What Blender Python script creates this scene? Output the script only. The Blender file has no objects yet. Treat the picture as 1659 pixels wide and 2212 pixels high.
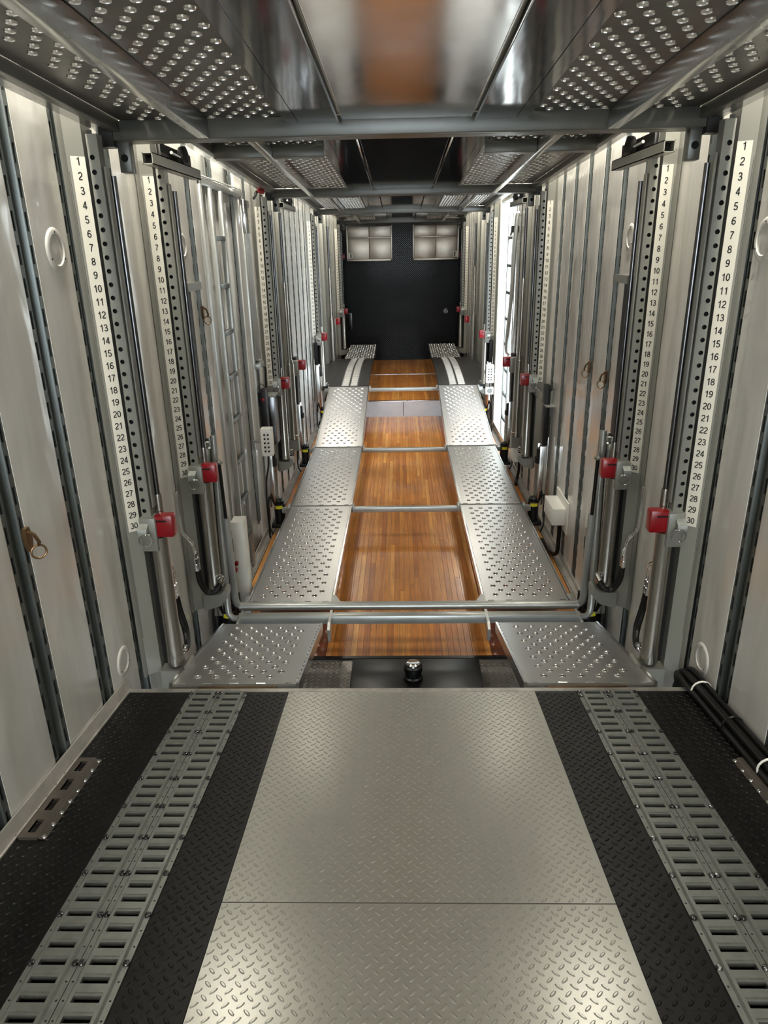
import bpy, bmesh, math, random
from mathutils import Matrix, Vector
random.seed(7)
PI = math.pi
ZS = 2.39                      # the lower wood floor lies at z = 0; figures below are relative to eye level
C = bpy.context.scene.collection
sc = bpy.context.scene

# ------------------------------------------------------------------ camera
def cam_axes(p, yaw, r):
    cp, sp = math.cos(p), math.sin(p)
    f = Vector((0, cp, -sp)); u = Vector((0, sp, cp)); rt = Vector((1, 0, 0))
    cr, sr = math.cos(r), math.sin(r)
    rt, u = cr*rt + sr*u, -sr*rt + cr*u
    Z = Matrix.Rotation(yaw, 3, 'Z')
    return Z @ rt, Z @ u, Z @ f
cd = bpy.data.cameras.new('camera'); cam = bpy.data.objects.new('camera', cd); C.objects.link(cam)
R_, U_, F_ = cam_axes(0.3595, 0.0279, -0.0196)
M = Matrix.Identity(4)
for i in range(3):
    M[i][0] = R_[i]; M[i][1] = U_[i]; M[i][2] = -F_[i]
M[0][3], M[1][3], M[2][3] = -0.0303, 0.0, ZS
cam.matrix_world = M
cd.sensor_fit = 'HORIZONTAL'; cd.sensor_width = 36; cd.lens = 36*1522.03/1659
cd.clip_start = 0.02; cd.clip_end = 200
sc.camera = cam

# ------------------------------------------------------------------ world, light, exposure
w = bpy.data.worlds.new('world'); sc.world = w; w.use_nodes = True
bg = w.node_tree.nodes['Background']
bg.inputs[0].default_value = (0.80, 0.91, 1.0, 1); bg.inputs[1].default_value = 16.0
vs = sc.view_settings
vs.view_transform = 'Standard'; vs.look = 'None'; vs.gamma = 1.0; vs.use_curve_mapping = False
vs.exposure = -0.38
LED_W = 27.0
LED_SEGS = [(-5.0, 2.2), (2.3, 5.7), (5.8, 9.2), (9.3, 14.2)]

# ------------------------------------------------------------------ materials
MATS = {}
def N(nt, t, **kw):
    n = nt.nodes.new(t)
    for k, v in kw.items():
        if k in n.inputs: n.inputs[k].default_value = v
        else: setattr(n, k, v)
    return n
def mat(name, col, rough=0.5, metal=0.0, coat=0.0, var=0.0, vscale=6.0, vstretch=(1, 1, 1), rvar=0.0,
        bump=0.0, bscale=40.0, bstretch=(1, 1, 1), col2=None, emit=None, estr=0.0, spec=0.5, bdist=0.01):
    m = bpy.data.materials.new(name); m.use_nodes = True
    nt = m.node_tree; b = nt.nodes['Principled BSDF']
    b.inputs['Base Color'].default_value = (*col, 1); b.inputs['Roughness'].default_value = rough
    b.inputs['Metallic'].default_value = metal; b.inputs['Coat Weight'].default_value = coat
    b.inputs['Coat Roughness'].default_value = 0.08; b.inputs['Specular IOR Level'].default_value = spec
    if emit:
        b.inputs['Emission Color'].default_value = (*emit, 1); b.inputs['Emission Strength'].default_value = estr
    L = nt.links
    geo = N(nt, 'ShaderNodeNewGeometry')
    if var or rvar:
        mp = N(nt, 'ShaderNodeMapping'); mp.inputs['Scale'].default_value = vstretch
        L.new(geo.outputs['Position'], mp.inputs[0])
        no = N(nt, 'ShaderNodeTexNoise', Scale=vscale, Detail=3.0, Roughness=0.55)
        L.new(mp.outputs[0], no.inputs['Vector'])
        if var:
            mx = N(nt, 'ShaderNodeMix', data_type='RGBA')
            c2 = col2 or tuple(c*(1-var) for c in col)
            mx.inputs['A'].default_value = (*col, 1); mx.inputs['B'].default_value = (*c2, 1)
            rp = N(nt, 'ShaderNodeMapRange'); rp.inputs[1].default_value = 0.38; rp.inputs[2].default_value = 0.68
            L.new(no.outputs['Fac'], rp.inputs[0]); L.new(rp.outputs[0], mx.inputs['Factor'])
            L.new(mx.outputs['Result'], b.inputs['Base Color'])
        if rvar:
            rp = N(nt, 'ShaderNodeMapRange'); rp.inputs[1].default_value = 0.3; rp.inputs[2].default_value = 0.7
            rp.inputs[3].default_value = max(0.02, rough-rvar); rp.inputs[4].default_value = rough+rvar
            L.new(no.outputs['Fac'], rp.inputs[0]); L.new(rp.outputs[0], b.inputs['Roughness'])
    if bump:
        mp = N(nt, 'ShaderNodeMapping'); mp.inputs['Scale'].default_value = bstretch
        L.new(geo.outputs['Position'], mp.inputs[0])
        no = N(nt, 'ShaderNodeTexNoise', Scale=bscale, Detail=2.0)
        L.new(mp.outputs[0], no.inputs['Vector'])
        bp = N(nt, 'ShaderNodeBump', Strength=bump, Distance=bdist)
        L.new(no.outputs['Fac'], bp.inputs['Height']); L.new(bp.outputs[0], b.inputs['Normal'])
    MATS[name] = m
    return m
mat('panel', (0.66, 0.65, 0.62), 0.12, 0.0, coat=0.2, var=0.2, vscale=1.6, vstretch=(1, 5, 0.5), col2=(0.56, 0.54, 0.495), bump=0.45, bscale=2.6, bstretch=(1, 2.2, 0.9), bdist=0.02, rvar=0.05, spec=0.6)
mat('standard', (0.12, 0.135, 0.13), 0.34, 0.5, var=0.25, vscale=9, vstretch=(1, 1, 0.3))
mat('cavity_shade', (0.004, 0.004, 0.004), 0.9)  # flat near-black: shade inside holes, slots and gaps put into the colour
mat('post', (0.23, 0.23, 0.205), 0.36, 0.15, var=0.10, vscale=5, vstretch=(1, 1, 0.4))
mat('beam', (0.13, 0.13, 0.115), 0.32, 0.25, var=0.15, vscale=5)
mat('label', (0.60, 0.58, 0.505), 0.5, 0.0)
mat('ink', (0.008, 0.008, 0.008), 0.5)
mat('alu', (0.72, 0.72, 0.71), 0.22, 1.0, var=0.2, vscale=6, vstretch=(1, 0.5, 0.5), rvar=0.08)
mat('chrome', (0.80, 0.80, 0.80), 0.10, 1.0)
mat('lip', (0.80, 0.79, 0.77), 0.22, 1.0)  # brighter than the plates: light catching the hole rims is put into the colour
mat('endbase', (0.0022, 0.0022, 0.0024), 0.4, 0.0, spec=0.15)
mat('rod', (0.13, 0.13, 0.135), 0.22, 1.0)
mat('cylinder', (0.38, 0.36, 0.32), 0.26, 0.9, var=0.25, vscale=5, vstretch=(1, 1, 0.3))
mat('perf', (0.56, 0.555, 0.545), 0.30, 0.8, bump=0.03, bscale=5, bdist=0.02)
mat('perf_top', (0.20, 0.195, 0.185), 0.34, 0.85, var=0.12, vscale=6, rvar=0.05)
mat('polished', (0.52, 0.51, 0.50), 0.14, 1.0, var=0.08, vscale=5, rvar=0.04)
mat('mirror', (0.30, 0.30, 0.31), 0.09, 1.0, bump=0.06, bscale=7, bstretch=(2.5, 0.5, 1), bdist=0.006)
mat('deckpaint', (0.42, 0.415, 0.38), 0.26, 0.45)
mat('treadplate', (0.30, 0.29, 0.27), 0.32, 0.7, var=0.2, vscale=6)
mat('black_grip', (0.0032, 0.0031, 0.003), 0.42, 0.0, spec=0.28)
mat('galv', (0.33, 0.345, 0.325), 0.36, 0.7, var=0.2, vscale=24, rvar=0.06)
mat('bronze', (0.12, 0.105, 0.088), 0.38, 0.6, var=0.2, vscale=20)
mat('kick', (0.55, 0.53, 0.49), 0.38, 0.7, var=0.35, vscale=14, vstretch=(1, 0.4, 1))
mat('frame', (0.40, 0.41, 0.39), 0.30, 0.4, coat=0.2, var=0.12, vscale=4)
mat('red', (0.26, 0.002, 0.007), 0.30, 0.0, coat=0.15)
mat('black', (0.005, 0.005, 0.0055), 0.36, spec=0.35)
mat('rubber', (0.0045, 0.0045, 0.0045), 0.45, spec=0.3)
mat('yellow', (0.80, 0.72, 0.03), 0.45)
mat('white', (0.78, 0.77, 0.71), 0.4, var=0.06)
mat('brass', (0.20, 0.12, 0.06), 0.35, 0.8)
mat('lidblack', (0.005, 0.005, 0.006), 0.30, 0.0, var=0.3, vscale=10, spec=0.35)
mat('endblack', (0.0025, 0.0025, 0.0027), 0.10, 0.0, spec=0.4)
mat('cabinet', (0.42, 0.39, 0.345), 0.36, 1.0, bump=0.1, bscale=60, bstretch=(1, 1, 4))
mat('riser', (0.55, 0.56, 0.58), 0.4, 0.3, var=0.1)
mat('nosemat', (0.018, 0.0175, 0.017), 0.5, var=0.2, bump=0.4, bscale=120, spec=0.35)
mat('concrete', (0.30, 0.29, 0.27), 0.9, var=0.25, vscale=1.2)
mat('shell', (0.35, 0.35, 0.33), 0.5)
mat('subfloor', (0.05, 0.03, 0.02), 0.8)
mat('led', (1, 1, 1), 0.5, emit=(1.0, 0.95, 0.82), estr=14)
mat('woodtrim', (0.22, 0.055, 0.018), 0.35, coat=0.4)
def wood():
    m = bpy.data.materials.new('wood'); m.use_nodes = True; nt = m.node_tree; L = nt.links
    b = nt.nodes['Principled BSDF']
    oi = N(nt, 'ShaderNodeObjectInfo')
    cr = N(nt, 'ShaderNodeValToRGB'); e = cr.color_ramp.elements
    e[0].position = 0.0; e[0].color = (0.48, 0.15, 0.026, 1); e[1].position = 1.0; e[1].color = (0.88, 0.42, 0.10, 1)
    for p, c in ((0.15, (0.58, 0.205, 0.036)), (0.5, (0.66, 0.25, 0.046)), (0.8, (0.72, 0.295, 0.06))):
        x = e.new(p); x.color = (*c, 1)
    L.new(oi.outputs['Random'], cr.inputs[0])
    geo = N(nt, 'ShaderNodeNewGeometry')
    off = N(nt, 'ShaderNodeVectorMath', operation='SCALE'); off.inputs['Scale'].default_value = 37.0
    cmb = N(nt, 'ShaderNodeCombineXYZ')
    for i in range(3): L.new(oi.outputs['Random'], cmb.inputs[i])
    L.new(cmb.outputs[0], off.inputs[0])
    ad = N(nt, 'ShaderNodeVectorMath', operation='ADD')
    L.new(geo.outputs['Position'], ad.inputs[0]); L.new(off.outputs[0], ad.inputs[1])
    mp = N(nt, 'ShaderNodeMapping'); mp.inputs['Scale'].default_value = (70, 2.6, 30); L.new(ad.outputs[0], mp.inputs[0])
    no = N(nt, 'ShaderNodeTexNoise', Scale=1.0, Detail=6.0, Roughness=0.65); L.new(mp.outputs[0], no.inputs['Vector'])
    rp = N(nt, 'ShaderNodeMapRange'); rp.inputs[1].default_value = 0.3; rp.inputs[2].default_value = 0.72
    rp.inputs[3].default_value = 0.62; rp.inputs[4].default_value = 1.2
    L.new(no.outputs['Fac'], rp.inputs[0])
    no2 = N(nt, 'ShaderNodeTexNoise', Scale=2.3, Detail=4.0); L.new(geo.outputs['Position'], no2.inputs['Vector'])
    rp2 = N(nt, 'ShaderNodeMapRange'); rp2.inputs[1].default_value = 0.3; rp2.inputs[2].default_value = 0.7
    rp2.inputs[3].default_value = 0.8; rp2.inputs[4].default_value = 1.12; L.new(no2.outputs['Fac'], rp2.inputs[0])
    mu = N(nt, 'ShaderNodeMath', operation='MULTIPLY'); L.new(rp.outputs[0], mu.inputs[0]); L.new(rp2.outputs[0], mu.inputs[1])
    sc_ = N(nt, 'ShaderNodeVectorMath', operation='SCALE'); L.new(cr.outputs[0], sc_.inputs[0]); L.new(mu.outputs[0], sc_.inputs['Scale'])
    L.new(sc_.outputs[0], b.inputs['Base Color'])
    b.inputs['Roughness'].default_value = 0.30; b.inputs['Coat Weight'].default_value = 0.5; b.inputs['Coat Roughness'].default_value = 0.12
    bp = N(nt, 'ShaderNodeBump', Strength=0.15, Distance=0.002); L.new(no.outputs['Fac'], bp.inputs['Height']); L.new(bp.outputs[0], b.inputs['Normal'])
    MATS['wood'] = m
wood()

# ------------------------------------------------------------------ mesh helpers
class MB:
    def __init__(s, xf=None): s.v = []; s.f = []; s.xf = xf; s.m = []; s.mi = 0; s.lip = 0
    def pt(s, p):
        s.v.append(tuple(s.xf(p)) if s.xf else tuple(p)); return len(s.v)-1
    def face(s, ix): s.f.append(tuple(ix)); s.m.append(s.mi)
    def box(s, x0, x1, y0, y1, z0, z1):
        if x0 > x1: x0, x1 = x1, x0
        if y0 > y1: y0, y1 = y1, y0
        if z0 > z1: z0, z1 = z1, z0
        i = [s.pt(p) for p in ((x0,y0,z0),(x1,y0,z0),(x1,y1,z0),(x0,y1,z0),(x0,y0,z1),(x1,y0,z1),(x1,y1,z1),(x0,y1,z1))]
        for q in ((0,3,2,1),(4,5,6,7),(0,1,5,4),(1,2,6,5),(2,3,7,6),(3,0,4,7)): s.face([i[k] for k in q])
        return s
    def cbox(s, x0, x1, y0, y1, z0, z1, c=0.004):
        """box with chamfered edges"""
        if x0 > x1: x0, x1 = x1, x0
        if y0 > y1: y0, y1 = y1, y0
        if z0 > z1: z0, z1 = z1, z0
        bm = bmesh.new(); r = bmesh.ops.create_cube(bm, size=1)
        for v in bm.verts:
            v.co = Vector((x0 if v.co.x < 0 else x1, y0 if v.co.y < 0 else y1, z0 if v.co.z < 0 else z1))
        bmesh.ops.bevel(bm, geom=bm.edges[:], offset=c, segments=2, affect='EDGES', profile=0.5)
        bm.verts.index_update(); base = len(s.v)
        for v in bm.verts: s.pt(v.co)
        for f in bm.faces: s.face([base+v.index for v in f.verts])
        bm.free(); return s
    def tube(s, p0, p1, r, n=14, r2=None, cap=True):
        p0 = Vector(p0); p1 = Vector(p1); r2 = r if r2 is None else r2
        d = (p1-p0).normalized(); a = d.orthogonal().normalized(); b = d.cross(a)
        A = []; B = []
        for k in range(n):
            t = 2*PI*k/n; o = a*math.cos(t)+b*math.sin(t)
            A.append(s.pt(p0+o*r)); B.append(s.pt(p1+o*r2))
        for k in range(n):
            j = (k+1) % n; s.face((A[k], A[j], B[j], B[k]))
        if cap: s.face(A[::-1]); s.face(B)
        return s
    def path(s, pts, r, n=8):
        pts = [Vector(p) for p in pts]; rings = []
        prev = None
        for i, p in enumerate(pts):
            d = (pts[min(i+1, len(pts)-1)] - pts[max(i-1, 0)]).normalized()
            if prev is None: a = d.orthogonal().normalized()
            else: a = (prev - d*prev.dot(d)).normalized()
            prev = a; b = d.cross(a)
            rings.append([s.pt(p + (a*math.cos(2*PI*k/n) + b*math.sin(2*PI*k/n))*r) for k in range(n)])
        for A, B in zip(rings, rings[1:]):
            for k in range(n):
                j = (k+1) % n; s.face((A[k], A[j], B[j], B[k]))
        s.face(rings[0][::-1]); s.face(rings[-1]); return s
    def ring(s, c, axis, R, r, n=24, k=8):
        c = Vector(c); ax = Vector(axis).normalized(); a = ax.orthogonal().normalized(); b = ax.cross(a); G = []
        for i in range(n):
            t = 2*PI*i/n; o = a*math.cos(t)+b*math.sin(t)
            G.append([s.pt(c+o*(R+r*math.cos(2*PI*j/k))+ax*(r*math.sin(2*PI*j/k))) for j in range(k)])
        for i in range(n):
            for j in range(k):
                s.face((G[i][j], G[(i+1) % n][j], G[(i+1) % n][(j+1) % k], G[i][(j+1) % k]))
        return s
    def lathe(s, c, axis, prof, n=20):
        """prof: list of (radius, height along axis)"""
        c = Vector(c); ax = Vector(axis).normalized(); a = ax.orthogonal().normalized(); b = ax.cross(a); G = []
        for r, h in prof:
            G.append([s.pt(c+ax*h+(a*math.cos(2*PI*i/n)+b*math.sin(2*PI*i/n))*r) for i in range(n)])
        for A, B in zip(G, G[1:]):
            for k in range(n):
                j = (k+1) % n; s.face((A[k], A[j], B[j], B[k]))
        if prof[0][0] > 1e-5: s.face(G[0][::-1])
        if prof[-1][0] > 1e-5: s.face(G[-1])
        return s
    def prism(s, poly, fn, w0, w1):
        """poly: list of (u,v); fn(u,v,w)->xyz"""
        A = [s.pt(fn(u, v, w0)) for u, v in poly]; B = [s.pt(fn(u, v, w1)) for u, v in poly]; n = len(poly)
        s.face(A[::-1]); s.face(B)
        for k in range(n):
            j = (k+1) % n; s.face((A[k], A[j], B[j], B[k]))
        return s
    def round_hole_cell(s, u0, u1, v0, v1, cu, cv, prof, fn, n=12):
        """rectangular cell of a plate with a round hole; prof = [(radius, height)...] from the plate inwards"""
        rings = []
        for r, h in prof:
            rings.append([s.pt(fn(cu+r*math.cos(2*PI*k/n), cv+r*math.sin(2*PI*k/n), h)) for k in range(n)])
        r0, h0 = prof[0]; flat = [s.pt(fn(cu+r0*math.cos(2*PI*k/n), cv+r0*math.sin(2*PI*k/n), h0)) for k in range(n)]
        out = []
        for k in range(n):
            c_, s_ = math.cos(2*PI*k/n), math.sin(2*PI*k/n)
            tu = ((u1-cu)/c_ if c_ > 1e-9 else (u0-cu)/c_ if c_ < -1e-9 else 1e9)
            tv = ((v1-cv)/s_ if s_ > 1e-9 else (v0-cv)/s_ if s_ < -1e-9 else 1e9)
            t = min(tu, tv); out.append((cu+t*c_, cv+t*s_, 0 if tu <= tv else 1))
        oi = [s.pt(fn(a, b, 0)) for a, b, _ in out]
        for k in range(n):
            j = (k+1) % n; poly = [flat[j], flat[k], oi[k]]
            if out[k][2] != out[j][2]:
                cx = out[k][0] if out[k][2] == 0 else out[j][0]; cy = out[k][1] if out[k][2] == 1 else out[j][1]
                poly.append(s.pt(fn(cx, cy, 0)))
            poly.append(oi[j]); s.face(poly[::-1])
        s.mi, keep = s.lip, s.mi
        for A, B in zip(rings, rings[1:]):
            for k in range(n):
                j = (k+1) % n; s.face((A[k], A[j], B[j], B[k]))
        s.mi = keep
    def perf(s, u0, u1, v0, v1, rows, prof, fn, n=12):
        """plate with rows of round holes; rows = [(v, [u...])], equal pitch in v"""
        if not rows: return s
        pv = rows[1][0]-rows[0][0] if len(rows) > 1 else (v1-v0)
        def quad(a, b, c, d):
            if b-a > 1e-6 and d-c > 1e-6: s.face([s.pt(fn(*p, 0)) for p in ((a, c), (b, c), (b, d), (a, d))])
        lo = rows[0][0]-pv/2; hi = rows[-1][0]+pv/2
        quad(u0, u1, v0, lo); quad(u0, u1, hi, v1)
        for vc, us in rows:
            e = [u0]+[(a+b)/2 for a, b in zip(us, us[1:])]+[u1]
            for k, cu in enumerate(us): s.round_hole_cell(e[k], e[k+1], vc-pv/2, vc+pv/2, cu, vc, prof, fn, n)
        return s
    def rect_hole_cell(s, u0, u1, v0, v1, a0, a1, b0, b1, depth, fn):
        o = [s.pt(fn(*p, 0)) for p in ((u0, v0), (u1, v0), (u1, v1), (u0, v1))]
        i = [s.pt(fn(*p, 0)) for p in ((a0, b0), (a1, b0), (a1, b1), (a0, b1))]
        d = [s.pt(fn(*p, -depth)) for p in ((a0, b0), (a1, b0), (a1, b1), (a0, b1))]
        for k in range(4):
            j = (k+1) % 4; s.face((o[k], o[j], i[j], i[k])); s.face((i[k], i[j], d[j], d[k]))
    def tread(s, u, v, ang, l, w_, h, fn, n=8):
        c_, s_ = math.cos(ang), math.sin(ang); R0 = []; R1 = []
        for k in range(n):
            a = 2*PI*k/n; ca, sa = math.cos(a), math.sin(a); x, y = l*ca, w_*sa*abs(sa)**.0
            R0.append(s.pt(fn(u+x*c_-y*s_, v+x*s_+y*c_, -.0004))); x *= .62; y *= .45
            R1.append(s.pt(fn(u+x*c_-y*s_, v+x*s_+y*c_, h)))
        for k in range(n):
            j = (k+1) % n; s.face((R0[k], R0[j], R1[j], R1[k]))
        s.face(R1)
    def treads(s, u0, u1, v0, v1, pitch, l, w_, h, fn, skip=None, n=8):
        """lattice of raised lozenges, rows leaning left and right in turn"""
        e = l*.72
        for o, ang in ((0, PI/4), (.5, -PI/4)):
            v = v0+e+o*pitch
            while v < v1-e:
                u = u0+e+o*pitch
                while u < u1-e:
                    if not (skip and skip(u, v)): s.tread(u, v, ang, l, w_, h, fn, n)
                    u += pitch
                v += pitch
        return s
    def mesh(s, name, mats, org=(0, 0, 0), smooth=True, shift=True):
        me = bpy.data.meshes.new(name); dz = ZS if shift else 0
        me.from_pydata([(x-org[0], y-org[1], z+dz-org[2]) for x, y, z in s.v], [], s.f)
        for mm in (mats if isinstance(mats, (list, tuple)) else [mats]): me.materials.append(MATS[mm])
        if isinstance(mats, (list, tuple)): me.polygons.foreach_set('material_index', s.m)
        if smooth:
            me.polygons.foreach_set('use_smooth', [True]*len(me.polygons)); me.set_sharp_from_angle(angle=math.radians(34))
        me.update(); return me
    def build(s, name, mats, parent=None, smooth=True):
        o_ = root_loc(parent)
        ob = bpy.data.objects.new(name, s.mesh(name, mats, o_, smooth)); C.objects.link(ob)
        if parent: ob.parent = parent
        return ob
def root_loc(p):
    v = Vector((0, 0, 0))
    while p is not None:
        v += p.location; p = p.parent
    return v
def thing(name, label, cat, loc, group=None):
    o = bpy.data.objects.new(name, None); C.objects.link(o); o.empty_display_size = 0.1
    o.location = (loc[0], loc[1], loc[2]+ZS); tag(o, label, cat, group); return o
def tag(o, label, cat, group=None):
    o['label'] = label; o['category'] = cat
    if group: o['group'] = group
    return o
def struct(name, mb=None, m=None, loc=(0, 0, 0)):
    if mb is None:
        o = bpy.data.objects.new(name, None); C.objects.link(o); o.location = (loc[0], loc[1], loc[2]+ZS)
    else: o = mb.build(name, m)
    o['kind'] = 'structure'; return o
def inst(name, me, parent, loc, rot=None, scale=None):
    """copy sharing mesh data, placed at an absolute point"""
    o = bpy.data.objects.new(name, me); C.objects.link(o); r = root_loc(parent)
    o.location = (loc[0]-r.x, loc[1]-r.y, loc[2]+ZS-r.z)
    if rot: o.rotation_euler = rot
    if scale: o.scale = scale
    o.parent = parent; return o
SIDE = {-1: 'left', 1: 'right'}
W = 1.25                                 # half width between the wall faces
Y0, Y1 = -6.0, 14.55                     # open rear end, black front wall
FZ, FZ2, STEP = -2.39, -2.156, 10.45     # lower floor, upper floor, step between
CZ = 0.98                                # roof

# ------------------------------------------------------------------ the setting
DOOR = (8.28, 9.58, -2.30, 0.50)         # side door opening in the right wall
# ground outside
g = MB(); g.box(-30, 30, -30, 40, -3.62, -3.6); struct('ground', g, 'concrete')['label'] = 'grey concrete yard outside the trailer'
c = MB(); c.box(-1.36, 1.36, Y0, Y1+.1, CZ, CZ+.06); struct('ceiling', c, 'white')
# LED strips along both roof edges
led = 0
for s in (-1, 1):
    for k, (a, b) in enumerate(LED_SEGS):
        where = ['nearest the open rear', 'above the second lift deck', 'above the middle lift deck', 'nearest the black end wall'][k]
        t = thing('led_strip_light', f'long {SIDE[s]} roof-edge LED light strip {where}', 'light', (s*1.17, (a+b)/2, CZ-.05), 'LED strips under the roof')
        MB().box(s*1.17-.03, s*1.17+.03, a, b, CZ-.03, CZ).build('housing', 'alu', t)
        MB().box(s*1.17-.02, s*1.17+.02, a+.02, b-.02, CZ-.036, CZ-.03).build('diffuser', 'led', t)
        ld = bpy.data.lights.new('led_light', 'AREA'); ld.shape = 'RECTANGLE'; ld.size = .05; ld.size_y = b-a-.04
        ld.energy = LED_W*(b-a); ld.color = (1.0, 0.945, 0.82)
        lo = bpy.data.objects.new('led_light', ld); C.objects.link(lo); lo.location = (s*1.17, (a+b)/2, CZ-.045+ZS)

# lower wood floor: base slab + strips of laminated hardwood
fb = MB(); fb.box(-1.31, 1.31, 2.2, STEP, FZ-.10, FZ-.022); floor = struct('floor', fb, 'subfloor')
pm = MB(); pm.cbox(-.5, .5, -.5, .5, -.5, .5, .02)
plank_me = pm.mesh('plank', 'wood', shift=False, smooth=False)
PW = 0.0385
def strip_run(x, y0, y1, z):
    y = y0
    first = random.uniform(.25, 1.9)
    while y < y1-.01:
        L_ = first if first else random.uniform(.9, 2.3); first = None
        e = min(y+L_, y1)
        if y1-e < .25: e = y1
        inst('plank', plank_me, floor, (x, (y+e)/2, z-.011+random.uniform(-.0006, .0006)), None, (PW-.0014, e-y-.0015, .022)); y = e
k = -13
while k <= 13:
    strip_run(k*PW, 3.79, STEP-.004, FZ); k += 1
for s in (-1, 1):
    for k in range(4): strip_run(s*(1.055+k*PW), 3.79, STEP-.004, FZ)
# the strips hidden under the runways stay a plain filler
for s in (-1, 1):
    f_ = MB(); f_.box(s*.521, s*1.034, 3.79, STEP-.004, FZ-.022, FZ-.001); f_.build('floor_filler', 'woodtrim', floor)
# upper (nose) floor
uf = MB(); uf.box(-1.31, 1.31, STEP, Y1, FZ2-.06, FZ2-.02); ufl = struct('floor', uf, 'subfloor')
for i in range(-15, 16):
    x = i*.0385
    y = STEP+.004; first = random.uniform(.3, 1.6)
    while y < Y1-.01:
        e = min(y+(first or random.uniform(1.0, 2.4)), Y1); first = None
        if Y1-e < .25: e = Y1
        inst('plank', plank_me, ufl, (x, (y+e)/2, FZ2-.011), None, (PW-.0014, e-y-.0015, .022)); y = e
for s in (-1, 1):
    f_ = MB(); f_.box(s*.597, s*W, STEP+.004, Y1, FZ2-.02, FZ2-.001); f_.build('floor_filler', 'woodtrim', ufl)
# step riser, seam trims on the nose floor, aluminium sills along the walls
r_ = MB(); r_.box(-W, W, STEP-.012, STEP, FZ, FZ2-.004); tr1 = struct('trim_1', r_, 'riser')
n_ = MB(); n_.cbox(-W, W, STEP-.016, STEP+.03, FZ2-.006, FZ2+.004, .002); n_.build('nosing', 'alu', tr1)
sm = MB(); sm.box(-.004, .004, STEP-.0135, STEP-.011, FZ+.01, FZ2-.01); sm.build('seam', 'cavity_shade', tr1)
t_ = MB(); t_.box(-W, W, 12.80, 12.84, FZ2, FZ2+.004); struct('trim_2', t_, 'alu')
for i, s in enumerate((-1, 1)):
    for j, (a, b, z) in enumerate(((2.6, STEP, FZ), (STEP, Y1, FZ2))):
        q = MB(); q.box(s*1.205, s*W, a, b, z, z+.012); q.box(s*1.238, s*1.25, a, b, z, z+.05); q.box(s*1.192, s*1.205, a, b, z, z+.006)
        bb = struct(f'baseboard_{SIDE[s]}', q, 'kick')
# steel tread floor behind the wood
tp = MB(); tp.box(-W, W, 2.2, 3.79, FZ-.03, FZ-.004); tpl = struct('floor', tp, 'treadplate')
tt = MB(); tt.treads(-.62, -.30, 3.15, 3.77, .0355, .0128, .0048, .0023, lambda u, v, h: (u, v, FZ-.004+h)); tt.treads(.42, .66, 3.15, 3.77, .0355, .0128, .0048, .0023, lambda u, v, h: (u, v, FZ-.004+h))
o = tt.build('tread_pattern', 'treadplate', tpl); o['kind'] = 'stuff'
MB().box(-.9, .9, 3.765, 3.795, FZ-.004, FZ+.006).build('floor_seam', 'lidblack', tpl)

# side walls: slotted standards every 40 cm, glossy white panels between
STD_PITCH = 0.4
SW = .058                                # half width of a standard
std_y = [2.43+STD_PITCH*k if k != 1 else 2.808 for k in range(-20, 31)]
def standard_mesh(s):
    mb = MB()
    fn = lambda u, v, h: (s*(-.002) - s*h, u*1.0, v)        # u along y, v along z; h proud towards the room
    F = (lambda u, v, h: (-s*h, u, v))
    zlo, zhi = -2.39, .97
    pz = .1016; n = int((zhi-zlo)/pz)
    for c0 in (-.0435, .0435):
        a, b = c0-.0145, c0+.0145
        for k in range(n):
            v0 = zlo+k*pz; v1 = v0+pz if k < n-1 else zhi
            mb.rect_hole_cell(a, b, v0, v1, c0-.0078, c0+.0078, v0+.021, v0+.081, .006, F)
    # recessed groove between the flanges
    for u0, u1, h0, h1 in ((-.029, -.022, 0, -.02), (-.022, .022, -.02, -.02), (.022, .029, -.02, 0)):
        mb.face([mb.pt(F(u0, zlo, h0)), mb.pt(F(u1, zlo, h1)), mb.pt(F(u1, zhi, h1)), mb.pt(F(u0, zhi, h0))])
    mb.mi = 1  # black backing paints the shade behind the slots
    for a, b in ((-.058, -.026), (.026, .058)):
        mb.face([mb.pt(F(u, v, -.007)) for u, v in ((a, zlo), (b, zlo), (b, zhi), (a, zhi))])
    return mb.mesh('slotted_standard', ['standard', 'cavity_shade'], shift=False)
def bulged(s, y0, y1, z0, z1, bow=.0035, n=10):
    mb = MB(); p = [(1.30, y0), (1.30, y1)]
    for i in range(n+1):
        t = 1-i/n; p.append((1.2505-bow*(1-(2*t-1)**2)**.8, y0+(y1-y0)*t))
    mb.prism(p, lambda u, v, w_: (s*u, v, w_), z0, z1); return mb
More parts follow.
